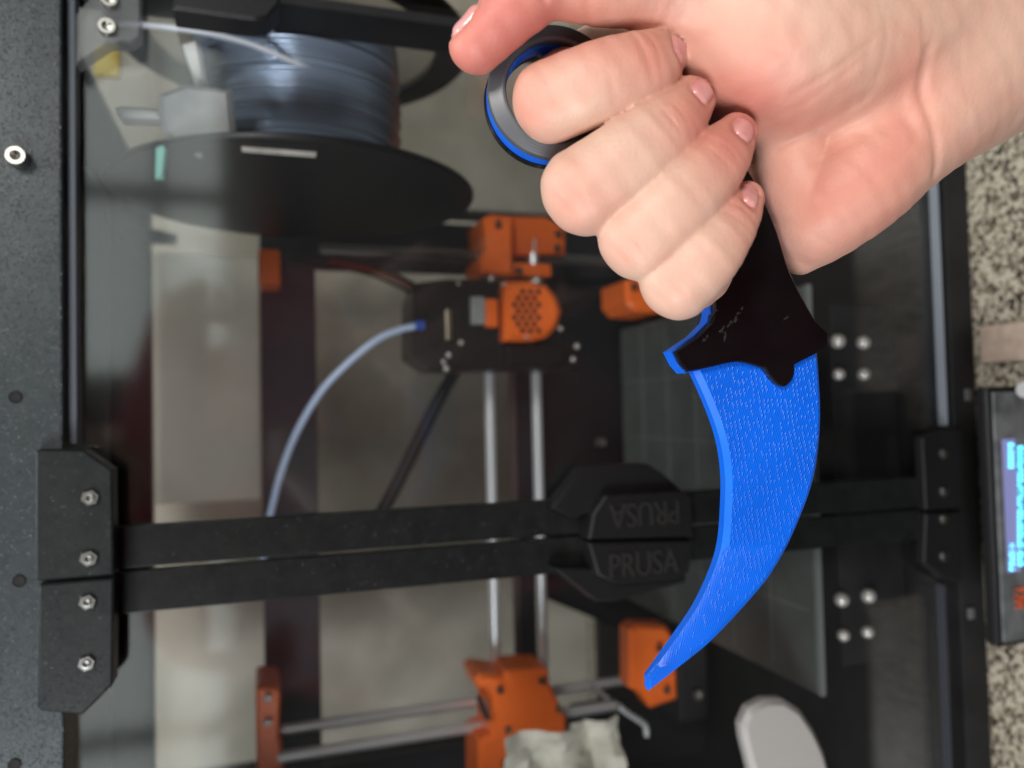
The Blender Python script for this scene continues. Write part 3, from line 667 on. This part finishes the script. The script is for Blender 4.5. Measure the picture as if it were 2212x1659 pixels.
# blue core: grip core, ring core and the blade
faceL = [(1507,796),(1540,866),(1572,947),(1582,1010),(1581,1080),(1574,1186),(1531,1301),(1481,1377),(1416,1470)]
extL = [(1489,800),(1518,866),(1540,935),(1555,1010),(1559,1080),(1545,1199),(1502,1301),(1449,1384),(1389,1467)]
extR = [(1769,760),(1776,876),(1772,965),(1756,1053),(1713,1162),(1670,1239),(1634,1285),(1581,1344),(1528,1397),(1465,1447),(1403,1496)]
outL = spline([(e[0]+0.5*(f[0]-e[0]), e[1]+0.5*(f[1]-e[1])) for e, f in zip(extL, faceL)], 5); outR = spline(extR, 5)
bl = [(1560,700)]+outL+outR[::-1]+[(1765,700)]
bl = dedupe(bl); nb = len(bl); B2 = [k2(u, v, -T1) for u, v in bl]
nl = len(outL)
def insd(i):
    u, v = bl[i]
    if v < 760: return 0.0
    if v > 1425: return 0.0005
    if 1 <= i <= nl: return 0.0016+0.0012*max(0, (v-1150)/300)
    return 0.0011+0.0004*max(0, (v-1100)/350)
insf = [insd(i) for i in range(nb)]
bm = bmesh.new()
lv = [[Vector((x, y, -T1-0.0001)) for x, y in inset(B2, insf)], [Vector((x, y, -T1-0.0011)) for x, y in B2], [Vector((x, y, -T2+0.0011)) for x, y in B2], [Vector((x, y, -T2+0.0001)) for x, y in inset(B2, insf)]]
prism(bm, lv); slab(bm, [ (x, y) for x, y in P2], [(-0.0004, -T1+0.00005), (-0.0004, -T2-0.00005)]); 
prof = [(ri-0.0003, -T2+0.0002), (ri-0.0003, -T1-0.0002), (ro-0.0003, -T1-0.0002), (ro-0.0003, -T2+0.0002), (ri-0.0003, -T2+0.0002)]
lathe(bm, prof, (rc[0], rc[1], 0), (0,0,1), 96)
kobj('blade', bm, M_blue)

# ------------------------------------------------------------------ hand (one continuous surface from a signed distance field, millimetres in camera space)
def px(u, v, z): return cs(u, v, z/1000.0)*1000.0
def rad(r, z): return r*(D0*1000-z)/F
class Field:
    def __init__(s, lo, hi, h):
        s.h = h; s.lo = np.array(lo, float); n = np.ceil((np.array(hi)-s.lo)/h).astype(int)+1
        s.ax = [s.lo[i]+np.arange(n[i])*h for i in range(3)]; s.n = n
    def new(s): return np.full(s.n, 30.0, np.float32)
    def cone(s, f, a, b, r1, r2, k, pad=9.0, sz=1.0):
        lo = np.minimum(a-r1, b-r2)-pad; hi = np.maximum(a+r1, b+r2)+pad
        i0 = np.clip(np.floor((lo-s.lo)/s.h).astype(int), 0, s.n-1); i1 = np.clip(np.ceil((hi-s.lo)/s.h).astype(int)+1, 1, s.n)
        if np.any(i1 <= i0): return
        X = s.ax[0][i0[0]:i1[0], None, None]-a[0]; Y = s.ax[1][None, i0[1]:i1[1], None]-a[1]; Z = s.ax[2][None, None, i0[2]:i1[2]]-a[2]
        d = b-a; l2 = max(1e-6, float(d@d)); t = np.clip((X*d[0]+Y*d[1]+Z*d[2])/l2, 0, 1)
        g = np.sqrt((X-t*d[0])**2+(Y-t*d[1])**2+(Z-t*d[2])**2)-(r1+(r2-r1)*t); g = g.astype(np.float32)
        sl = f[i0[0]:i1[0], i0[1]:i1[1], i0[2]:i1[2]]
        hh = np.maximum(k-np.abs(sl-g), 0)/k; sl[...] = np.minimum(sl, g)-hh*hh*k*0.25
    def chain(s, f, pts, k=3.0, pad=12.0):
        q = spline([tuple(p) for p in pts], 5)
        for p, r in zip(q, q[1:]):
            s.cone(f, px(p[0], p[1], p[2]), px(r[0], r[1], r[2]), rad(p[3], p[2]), rad(r[3], r[2]), 0.02, pad)
def smin(a, b, k):
    h = np.maximum(k-np.abs(a-b), 0)/k; return np.minimum(a, b)-h*h*k*0.25
def surface_nets(f, lo, h):
    s = f < 0; n = f.shape
    c = np.zeros(tuple(x-1 for x in n), np.int8)
    for dx in (0,1):
        for dy in (0,1):
            for dz in (0,1): c += s[dx:n[0]-1+dx, dy:n[1]-1+dy, dz:n[2]-1+dz]
    act = np.argwhere((c > 0) & (c < 8)); idx = np.full(c.shape, -1, np.int64); idx[tuple(act.T)] = np.arange(len(act))
    acc = np.zeros((len(act), 3)); cnt = np.zeros(len(act)); cor = [np.array(t) for t in np.ndindex(2,2,2)]
    for a in range(8):
        for b in range(a+1, 8):
            if np.abs(cor[a]-cor[b]).sum() != 1: continue
            va = f[tuple((act+cor[a]).T)]; vb = f[tuple((act+cor[b]).T)]; m = (va < 0) != (vb < 0)
            t = np.where(m, va/np.where(m, va-vb, 1), 0); p = act+cor[a]+t[:, None]*(cor[b]-cor[a]); acc[m] += p[m]; cnt[m] += 1
    V = acc/cnt[:, None]*h+lo; Q = []
    for axx in range(3):
        o1, o2 = [i for i in range(3) if i != axx]
        sl0 = [slice(None)]*3; sl1 = [slice(None)]*3; sl0[axx] = slice(0, -1); sl1[axx] = slice(1, None)
        for sg in (0, 1):
            e = s[tuple(sl0)] & ~s[tuple(sl1)] if sg else ~s[tuple(sl0)] & s[tuple(sl1)]
            P = np.argwhere(e); P = P[(P[:, o1] > 0) & (P[:, o2] > 0) & (P[:, o1] < n[o1]-1) & (P[:, o2] < n[o2]-1)]
            g = []
            for (p1, p2) in ((1,1),(0,1),(0,0),(1,0)):
                q = P.copy(); q[:, o1] -= p1; q[:, o2] -= p2; g.append(idx[tuple(q.T)])
            g = np.stack(g, 1)
            if (sg == 1) == (axx == 1): g = g[:, ::-1]
            Q.append(g)
    return V, np.concatenate(Q)

fingers = {
 'index':  [(1430,70,-40,85),(1270,150,-22,80),(1186,222,1,84),(1290,180,3,87),(1396,142,2,74),(1432,120,-3,52)],
 'middle': [(1500,260,-42,85),(1350,350,-24,84),(1258,416,1.5,94),(1352,350,3,91),(1440,278,2.5,76),(1494,216,-2,50)],
 'ring':   [(1580,400,-42,82),(1460,465,-24,80),(1378,520,1,89),(1462,438,3,87),(1545,350,1,71),(1590,292,-3,45)],
 'pinky':  [(1660,520,-38,74),(1540,580,-22,72),(1458,613,0,79),(1525,548,2,76),(1584,470,0,58),(1612,430,-4,36)],
}
thumb = [(1500,5,-8,122),(1390,-22,0,84),(1290,-26,3,78),(1190,-38,5,76),(1110,20,5,68),(1030,97,3,61)]
lo = np.array([*px(930, 760, 0)[:2], -D0*1000-62]); hi = np.array([*px(2460, -330, 0)[:2], -D0*1000+16])
G = Field(lo, hi, 0.62)
palm = G.new()
G.chain(palm, [(2100,40,-24,200),(1960,60,-19,195),(1820,90,-14,192),(1690,95,-12,201),(1588,62,-10,164),(1500,5,-8,122)])      # thenar
hyp = G.new()
G.chain(hyp, [(1731,564,-24,30),(1747,523,-22,60),(1776,464,-19,100),(1850,395,-17,116),(1930,312,-18,123),(2000,225,-20,152),(2060,170,-24,172)])    # hypothenar
G.chain(hyp, [(1712,330,-20,76),(1732,395,-20,88),(1776,464,-19,100)])
palm = smin(palm, hyp, 6.0)
fore = G.new(); G.chain(fore, [(2060,110,-25,200),(2220,50,-27,222),(2600,-70,-30,245)])
f2 = G.new(); G.chain(f2, [(2060,-60,-26,190),(2240,-110,-28,215),(2600,-190,-30,235)]); fore = smin(fore, f2, 10)
palm = smin(palm, fore, 5.0)
for nm in ('index','middle','ring','pinky'):
    m = fingers[nm][0]; back = G.new(); G.chain(back, [(m[0],m[1],m[2],m[3]),(1800,m[1]*0.5+120,-42,100),(2040,100,-36,130)]); palm = smin(palm, back, 10.0)
th = G.new(); G.chain(th, thumb); palm = smin(palm, th, 4.0)
hand = palm
for nm in ('index','middle','ring','pinky'):
    P = fingers[nm]; fg = G.new(); G.chain(fg, P[:2]+[(*P[2][:2], P[2][2]-1, P[2][3]*0.9)])
    for sd in (-1, 1):
        side = []; n_ = len(P)
        for i in range(2, n_):
            a_, b_ = P[max(i-1, 2)], P[min(i+1, n_-1)]; dx, dy = b_[0]-a_[0], b_[1]-a_[1]; L_ = math.hypot(dx, dy)
            r_ = P[i][3]; o_ = 0.25 if i < n_-1 else 0.12; q_ = (1-o_)*r_
            side.append((P[i][0]-sd*dy/L_*o_*r_, P[i][1]+sd*dx/L_*o_*r_, P[i][2]+0.5*o_*r_*D0*1000/F, q_+0.012*r_))
        g2 = G.new(); G.chain(g2, side); fg = smin(fg, g2, 3.0)
    hand = smin(hand, fg, 0.4)
# creases pressed into the surface
XX, YY, ZZ = np.meshgrid(*G.ax, indexing='ij', sparse=True)
def crease(f, uv, z, depth, w):
    P = [px(u, v, z) for u, v in spline(uv, 4)]; dm = np.full(f.shape[:2], 1e9, np.float32); X2, Y2 = G.ax[0][:, None], G.ax[1][None, :]
    for a, b in zip(P, P[1:]):
        d = (b-a)[:2]; t = np.clip(((X2-a[0])*d[0]+(Y2-a[1])*d[1])/(d@d), 0, 1); dm = np.minimum(dm, (X2-a[0]-t*d[0])**2+(Y2-a[1]-t*d[1])**2)
    wt = np.clip((ZZ-(-D0*1000-16))/8.0, 0, 1)                 # only the side the palm shows
    f += (depth*np.exp(-dm/(w*w)))[:, :, None]*wt
crease(hand, [(1640,302),(1720,285),(1800,248),(1870,210)], 0, 0.75, 1.1)
crease(hand, [(1985,120),(2000,190),(2025,260),(2058,352)], 0, 0.7, 1.2)
crease(hand, [(1900,120),(1960,200),(1990,300)], 0, 0.25, 1.5)
for cl_, dp_ in (([(1700,215),(1770,180),(1850,120)], .16), ([(1660,250),(1740,225),(1830,160)], .12), ([(1750,60),(1800,110),(1820,170)], .10), ([(1850,40),(1880,110),(1880,180)], .14), ([(1700,330),(1780,330),(1870,290)], .14), ([(1900,380),(1960,330),(2000,280)], .10), ([(1720,430),(1800,420),(1880,380)], .08), ([(2060,60),(2080,160),(2110,250)], .10), ([(1955,60),(1975,130),(1990,190)], .22), ([(1600,120),(1670,150),(1740,150)], .09)):
    crease(hand, cl_, 0, dp_, 0.6)
crease(hand, [(1168,-20),(1172,22)], 5, 0.8, 1.0); crease(hand, [(1262,-10),(1268,50)], 3, 0.35, 1.2)
for a, b in (((1300,110),(1318,240)), ((1362,92),(1400,190)), ((1400,262),(1450,330)), ((1500,330),(1560,400)), ((1560,470),(1610,520))):
    crease(hand, [a, b], 4, 0.10, 0.8)
NAILS = [(1446,114,0,(0.45,0.85,-0.1),(0.66,-0.05,0.75),8.0,7.0), (1504,206,0,(0.62,0.72,-0.2),(0.30,0.02,0.95),7.8,7.0), (1596,288,0,(0.55,0.72,-0.2),(0.26,0.02,0.96),7.4,6.4), (1613,428,0,(0.42,0.85,-0.2),(0.22,0.05,0.97),7.6,5.2), (1010,54,4,(-0.70,-0.70,0.0),(-0.46,0.40,0.79),10.0,8.0)]
X3, Y3, Z3 = XX, YY, ZZ
hand += (0.09*np.sin(X3*0.55+1.3*np.sin(Y3*0.21))*np.sin(Y3*0.47+Z3*0.3)+0.05*np.sin(X3*0.93+Y3*0.71)).astype(np.float32)
# knuckle wrinkles on the visible finger joints
def wrinkle(u, v, ax_, n_, gap, ln, dep):
    c_ = px(u, v, 0); a_ = np.array(ax_, float); a_ /= np.linalg.norm(a_); i0 = np.floor((c_-14-G.lo)/G.h).astype(int); i1 = i0+int(28/G.h)
    sx_, sy_ = slice(max(0,i0[0]), i1[0]), slice(max(0,i0[1]), i1[1])
    x_, y_ = G.ax[0][sx_][:, None]-c_[0], G.ax[1][sy_][None, :]-c_[1]
    al, ac = x_*a_[0]+y_*a_[1], -x_*a_[1]+y_*a_[0]; w = np.zeros_like(al)
    for k in range(n_):
        o_ = (k-(n_-1)/2)*gap; w += np.exp(-((al-o_-0.05*ac*ac*(0.6 if k % 2 else -0.4))/0.45)**2)*np.exp(-(ac/ln)**2)*(1.0 if k % 2 == 0 else 0.6)
    hand[sx_, sy_, :] += (dep*w)[:, :, None].astype(np.float32)*np.clip((ZZ-(-D0*1000-4))/5.0, 0, 1)
for (u, v, ax_) in ((1388,140,(.9,.4)), (1442,282,(.75,.6)), (1545,352,(.65,.7)), (1582,475,(.55,.8))): wrinkle(u, v, ax_, 3, 1.5, 4.5, 0.34)
for (u, v, ax_) in ((1165,225,(.9,.35)), (1225,445,(.75,.6)), (1345,550,(.7,.65)), (1430,635,(.7,.7))): wrinkle(u, v, ax_, 3, 2.2, 5.0, 0.22)
for (u, v, z, axis, nrm, ln, wd) in NAILS:
    c_ = px(u, v, z); n = np.array(nrm, float); n /= np.linalg.norm(n); a = np.array(axis, float); a -= n*(a@n); a /= np.linalg.norm(a); w = np.cross(n, a)
    i0 = np.maximum(np.floor((c_-11-G.lo)/G.h).astype(int), 0); i1 = np.minimum(i0+int(22/G.h), G.n)
    x_ = G.ax[0][i0[0]:i1[0], None, None]-c_[0]; y_ = G.ax[1][None, i0[1]:i1[1], None]-c_[1]; z_ = G.ax[2][None, None, i0[2]:i1[2]]-c_[2]
    p_ = (x_*a[0]+y_*a[1]+z_*a[2])/(ln/2); q_ = (x_*w[0]+y_*w[1]+z_*w[2])/(wd/2); h_ = x_*n[0]+y_*n[1]+z_*n[2]
    rho = (np.abs(p_)**3+np.abs(q_)**3)**(1/3)
    hand[i0[0]:i1[0], i0[1]:i1[1], i0[2]:i1[2]] += ((0.55*np.exp(-((rho-1.0)/0.16)**2)+0.30*(rho < 1))*np.clip((h_+2.0)/1.5, 0, 1)).astype(np.float32)
def hand_sdf_at(p):
    q = (p-G.lo)/G.h; i = np.clip(np.floor(q).astype(int), 0, G.n-2); t = q-i; v = 0.0
    for c in np.ndindex(2,2,2):
        w = np.prod([t[k] if c[k] else 1-t[k] for k in range(3)]); v += w*hand[tuple(i+np.array(c))]
    return v
V, Q = surface_nets(hand, G.lo, G.h)
# colour flush of knuckles and fingertips
fl = np.zeros(len(V))
for (u, v, z, w, s_) in ((1140,235,8,6,0.30),(1215,450,10,7,0.22),(1340,560,10,6,0.18),(1430,640,8,5,0.12),(1300,110,10,7,0.16),(1400,130,8,7,0.32),(1470,260,6,7,0.34),(1420,310,9,5,0.10),(1570,330,6,7,0.34),(1600,450,4,6,0.30),
                        (1040,90,6,12,0.48),(1120,30,8,10,0.34),(1000,130,4,7,0.2),(1240,10,6,12,0.30),(1560,180,0,14,0.20),(1640,260,0,12,0.26),(1830,440,0,26,0.22),(1930,350,0,24,0.14),(1700,420,-4,12,0.10),(1400,20,0,12,0.2),(1990,180,0,8,0.16)):
    fl += 1.4*s_*np.exp(-((V-px(u, v, z))**2).sum(1)/(w*w))
me = bpy.data.meshes.new('hand')
Wv = (np.array(RM) @ (V/1000.0).T).T + np.array(CAM)
me.vertices.add(len(V)); me.vertices.foreach_set('co', Wv.astype(np.float32).ravel())
me.loops.add(Q.size); me.loops.foreach_set('vertex_index', Q.astype(np.int32).ravel())
me.polygons.add(len(Q)); me.polygons.foreach_set('loop_start', np.arange(0, Q.size, 4, dtype=np.int32)); me.polygons.foreach_set('use_smooth', np.ones(len(Q), bool))
me.update(calc_edges=True); me.validate()
at_ = me.attributes.new('flush', 'FLOAT', 'POINT'); at_.data.foreach_set('value', fl.astype(np.float32))
me.materials.append(M_skin)
hnd = bpy.data.objects.new('hand', me); C.objects.link(hnd)
tag(hnd, 'bare hand gripping the knife handle with index finger through its ring', 'hand')
sm = hnd.modifiers.new('smooth', 'SMOOTH'); sm.factor = 0.5; sm.iterations = 3
# nails lie on the surface
def nail(cu, cv, z, axis, nrm, ln, wd):
    c = px(cu, cv, z); n = np.array(nrm, float); n /= np.linalg.norm(n); a = np.array(axis, float); a -= n*(a@n); a /= np.linalg.norm(a); w = np.cross(n, a)
    NU, NV = 15, 13; P = np.zeros((NU, NV, 3)); ref = None
    order = sorted([(i, j) for i in range(NU) for j in range(NV)], key=lambda q: abs(q[0]-NU//2)+abs(q[1]-NV//2))
    for i, j in order:
        if True:
            s_, t_ = -1+2*i/(NU-1), -1+2*j/(NV-1)
            # rounded rectangle outline
            sx = s_*math.sqrt(max(0, 1-0.42*t_*t_)); tx = t_*math.sqrt(max(0, 1-0.42*s_*s_))
            b = c+a*sx*ln/2+w*tx*wd/2
            lo_, hi_ = -9.0, 9.0; prev = None; hit = 0.0
            h0 = 6.0 if ref is None else ref+2.2
            for h in np.arange(h0, h0-12.0, -0.3):
                if hand_sdf_at(b+n*h) < 0:
                    x0, x1 = h, h+0.3
                    for _ in range(8):
                        xm = (x0+x1)/2
                        if hand_sdf_at(b+n*xm) < 0: x0 = xm
                        else: x1 = xm
                    hit = x0; break
            if ref is None: ref = hit
            if i == NU//2 and j == NV//2: ref = hit
            hit = min(max(hit, ref-2.6), ref+1.5)
            e = max(abs(s_), abs(t_)); P[i, j] = b+n*(hit+0.50*(1-e**4)-0.10)
    vs = [tuple(CAM+RM @ Vector(P[i, j]/1000.0)) for i in range(NU) for j in range(NV)]
    fs = [(i*NV+j, (i+1)*NV+j, (i+1)*NV+j+1, i*NV+j+1) for i in range(NU-1) for j in range(NV-1)]
    bm = bmesh.new(); bv = [bm.verts.new(p) for p in vs]
    for f in fs: bm.faces.new([bv[i] for i in f])
    return obj('fingernail', bm, M_nail, hnd)
for nl_ in NAILS: nail(*nl_)

# ------------------------------------------------------------------ the photographer, seen only as a reflection in the clear doors
def body_mesh(name, chains, lo, hi, h, k, m, blend=None):
    B = Field(lo, hi, h); f = B.new()
    for ch in chains:
        g = B.new(); q = spline([tuple(p) for p in ch], 3)
        for a, b in zip(q, q[1:]):
            a, b = np.array(a)*1000, np.array(b)*1000; B.cone(g, a[:3], b[:3], a[3], b[3], 0.02, 60)
        f = smin(f, g, k)
    V_, Q_ = surface_nets(f, B.lo, h); bm = bmesh.new(); vs = [bm.verts.new(p/1000.0) for p in V_]
    for q in Q_:
        try: bm.faces.new([vs[i] for i in q])
        except ValueError: pass
    o = obj(name, bm, m); md = o.modifiers.new('smooth', 'SMOOTH'); md.factor = 0.5; md.iterations = 4; return o
bx, by = -0.07, -0.66
we = camw(px(2600, -100, -30)/1000.0)
arms = [[(bx+0.17,by,0.47,.052),(bx+0.215,by+0.07,0.27,.047),(bx+0.215,by+0.14,0.10,.042),((bx+0.215+we.x)/2,(by+0.14+we.y)/2,0.10,.036),(we.x,we.y,we.z,.028)],
        [(bx-0.17,by,0.47,.052),(bx-0.24,by+0.05,0.27,.047),(bx-0.22,by+0.10,0.16,.042),(bx-0.10,by+0.19,0.27,.034),(-0.035,-0.41,0.385,.026)]]
M_skin2 = mat('body_skin', (0.55, 0.36, 0.28), 0.55)  # even skin tone, a little darker than the hand
head = [[(bx,by+0.015,0.55,.058),(bx,by+0.02,0.62,.056),(bx,by+0.045,0.67,.066),(bx,by+0.02,0.74,.088),(bx,by+0.0,0.78,.085)], [(bx,by+0.112,0.725,.010),(bx,by+0.125,0.70,.013)], [(bx-0.085,by+0.01,0.715,.014),(bx-0.087,by+0.005,0.74,.016)], [(bx+0.085,by+0.01,0.715,.014),(bx+0.087,by+0.005,0.74,.016)]]
legs = [[(bx+sg*0.09,by,-0.02,.10),(bx+sg*0.10,by+0.01,-0.25,.085),(bx+sg*0.10,by+0.01,-0.45,.065),(bx+sg*0.10,by-0.01,-0.65,.060),(bx+sg*0.10,by-0.02,-0.84,.045),(bx+sg*0.11,by+0.10,-0.865,.034)] for sg in (-1, 1)]
torso = [[(bx-0.05,by,0.02,.125),(bx-0.05,by,0.22,.115),(bx-0.06,by,0.40,.125),(bx-0.05,by,0.47,.085)], [(bx+0.05,by,0.02,.125),(bx+0.05,by,0.22,.115),(bx+0.06,by,0.40,.125),(bx+0.05,by,0.47,.085)], [(bx-0.165,by,0.475,.062),(bx,by,0.515,.062),(bx+0.165,by,0.475,.062)]]
per = body_mesh('person', head+arms+torso+legs, (-520,-900,-920), (420,-220,900), 12.0, 25, M_skin2)
tag(per, 'person in a dark red shirt mirrored faintly in the clear doors', 'person')
grow = lambda chs, d, n=None: [[(*p[:3], p[3]+d) for p in c[:n]] for c in chs]
M_shirt = mat('dark_red_shirt', (0.36, 0.03, 0.04), 0.85); vary(M_shirt, (0.28,0.022,0.035), (0.42,0.035,0.045), 25)
M_jeans = mat('navy_trousers', (0.025, 0.03, 0.06), 0.85); M_hair = mat('brown_hair', (0.05, 0.03, 0.02), 0.6)
for o in (body_mesh('shirt', grow(torso, .010)+grow(arms, .012, 2), (-520,-900,-120), (420,-220,900), 12.0, 25, M_shirt),
          body_mesh('trousers', grow(legs, .012, 5), (-520,-900,-920), (420,-220,200), 12.0, 25, M_jeans),
          body_mesh('hair', [[(bx,by-0.03,0.70,.088),(bx,by-0.02,0.77,.094),(bx,by+0.01,0.80,.080)]], (-520,-900,500), (420,-220,950), 9.0, 25, M_hair)):
    o.parent = per
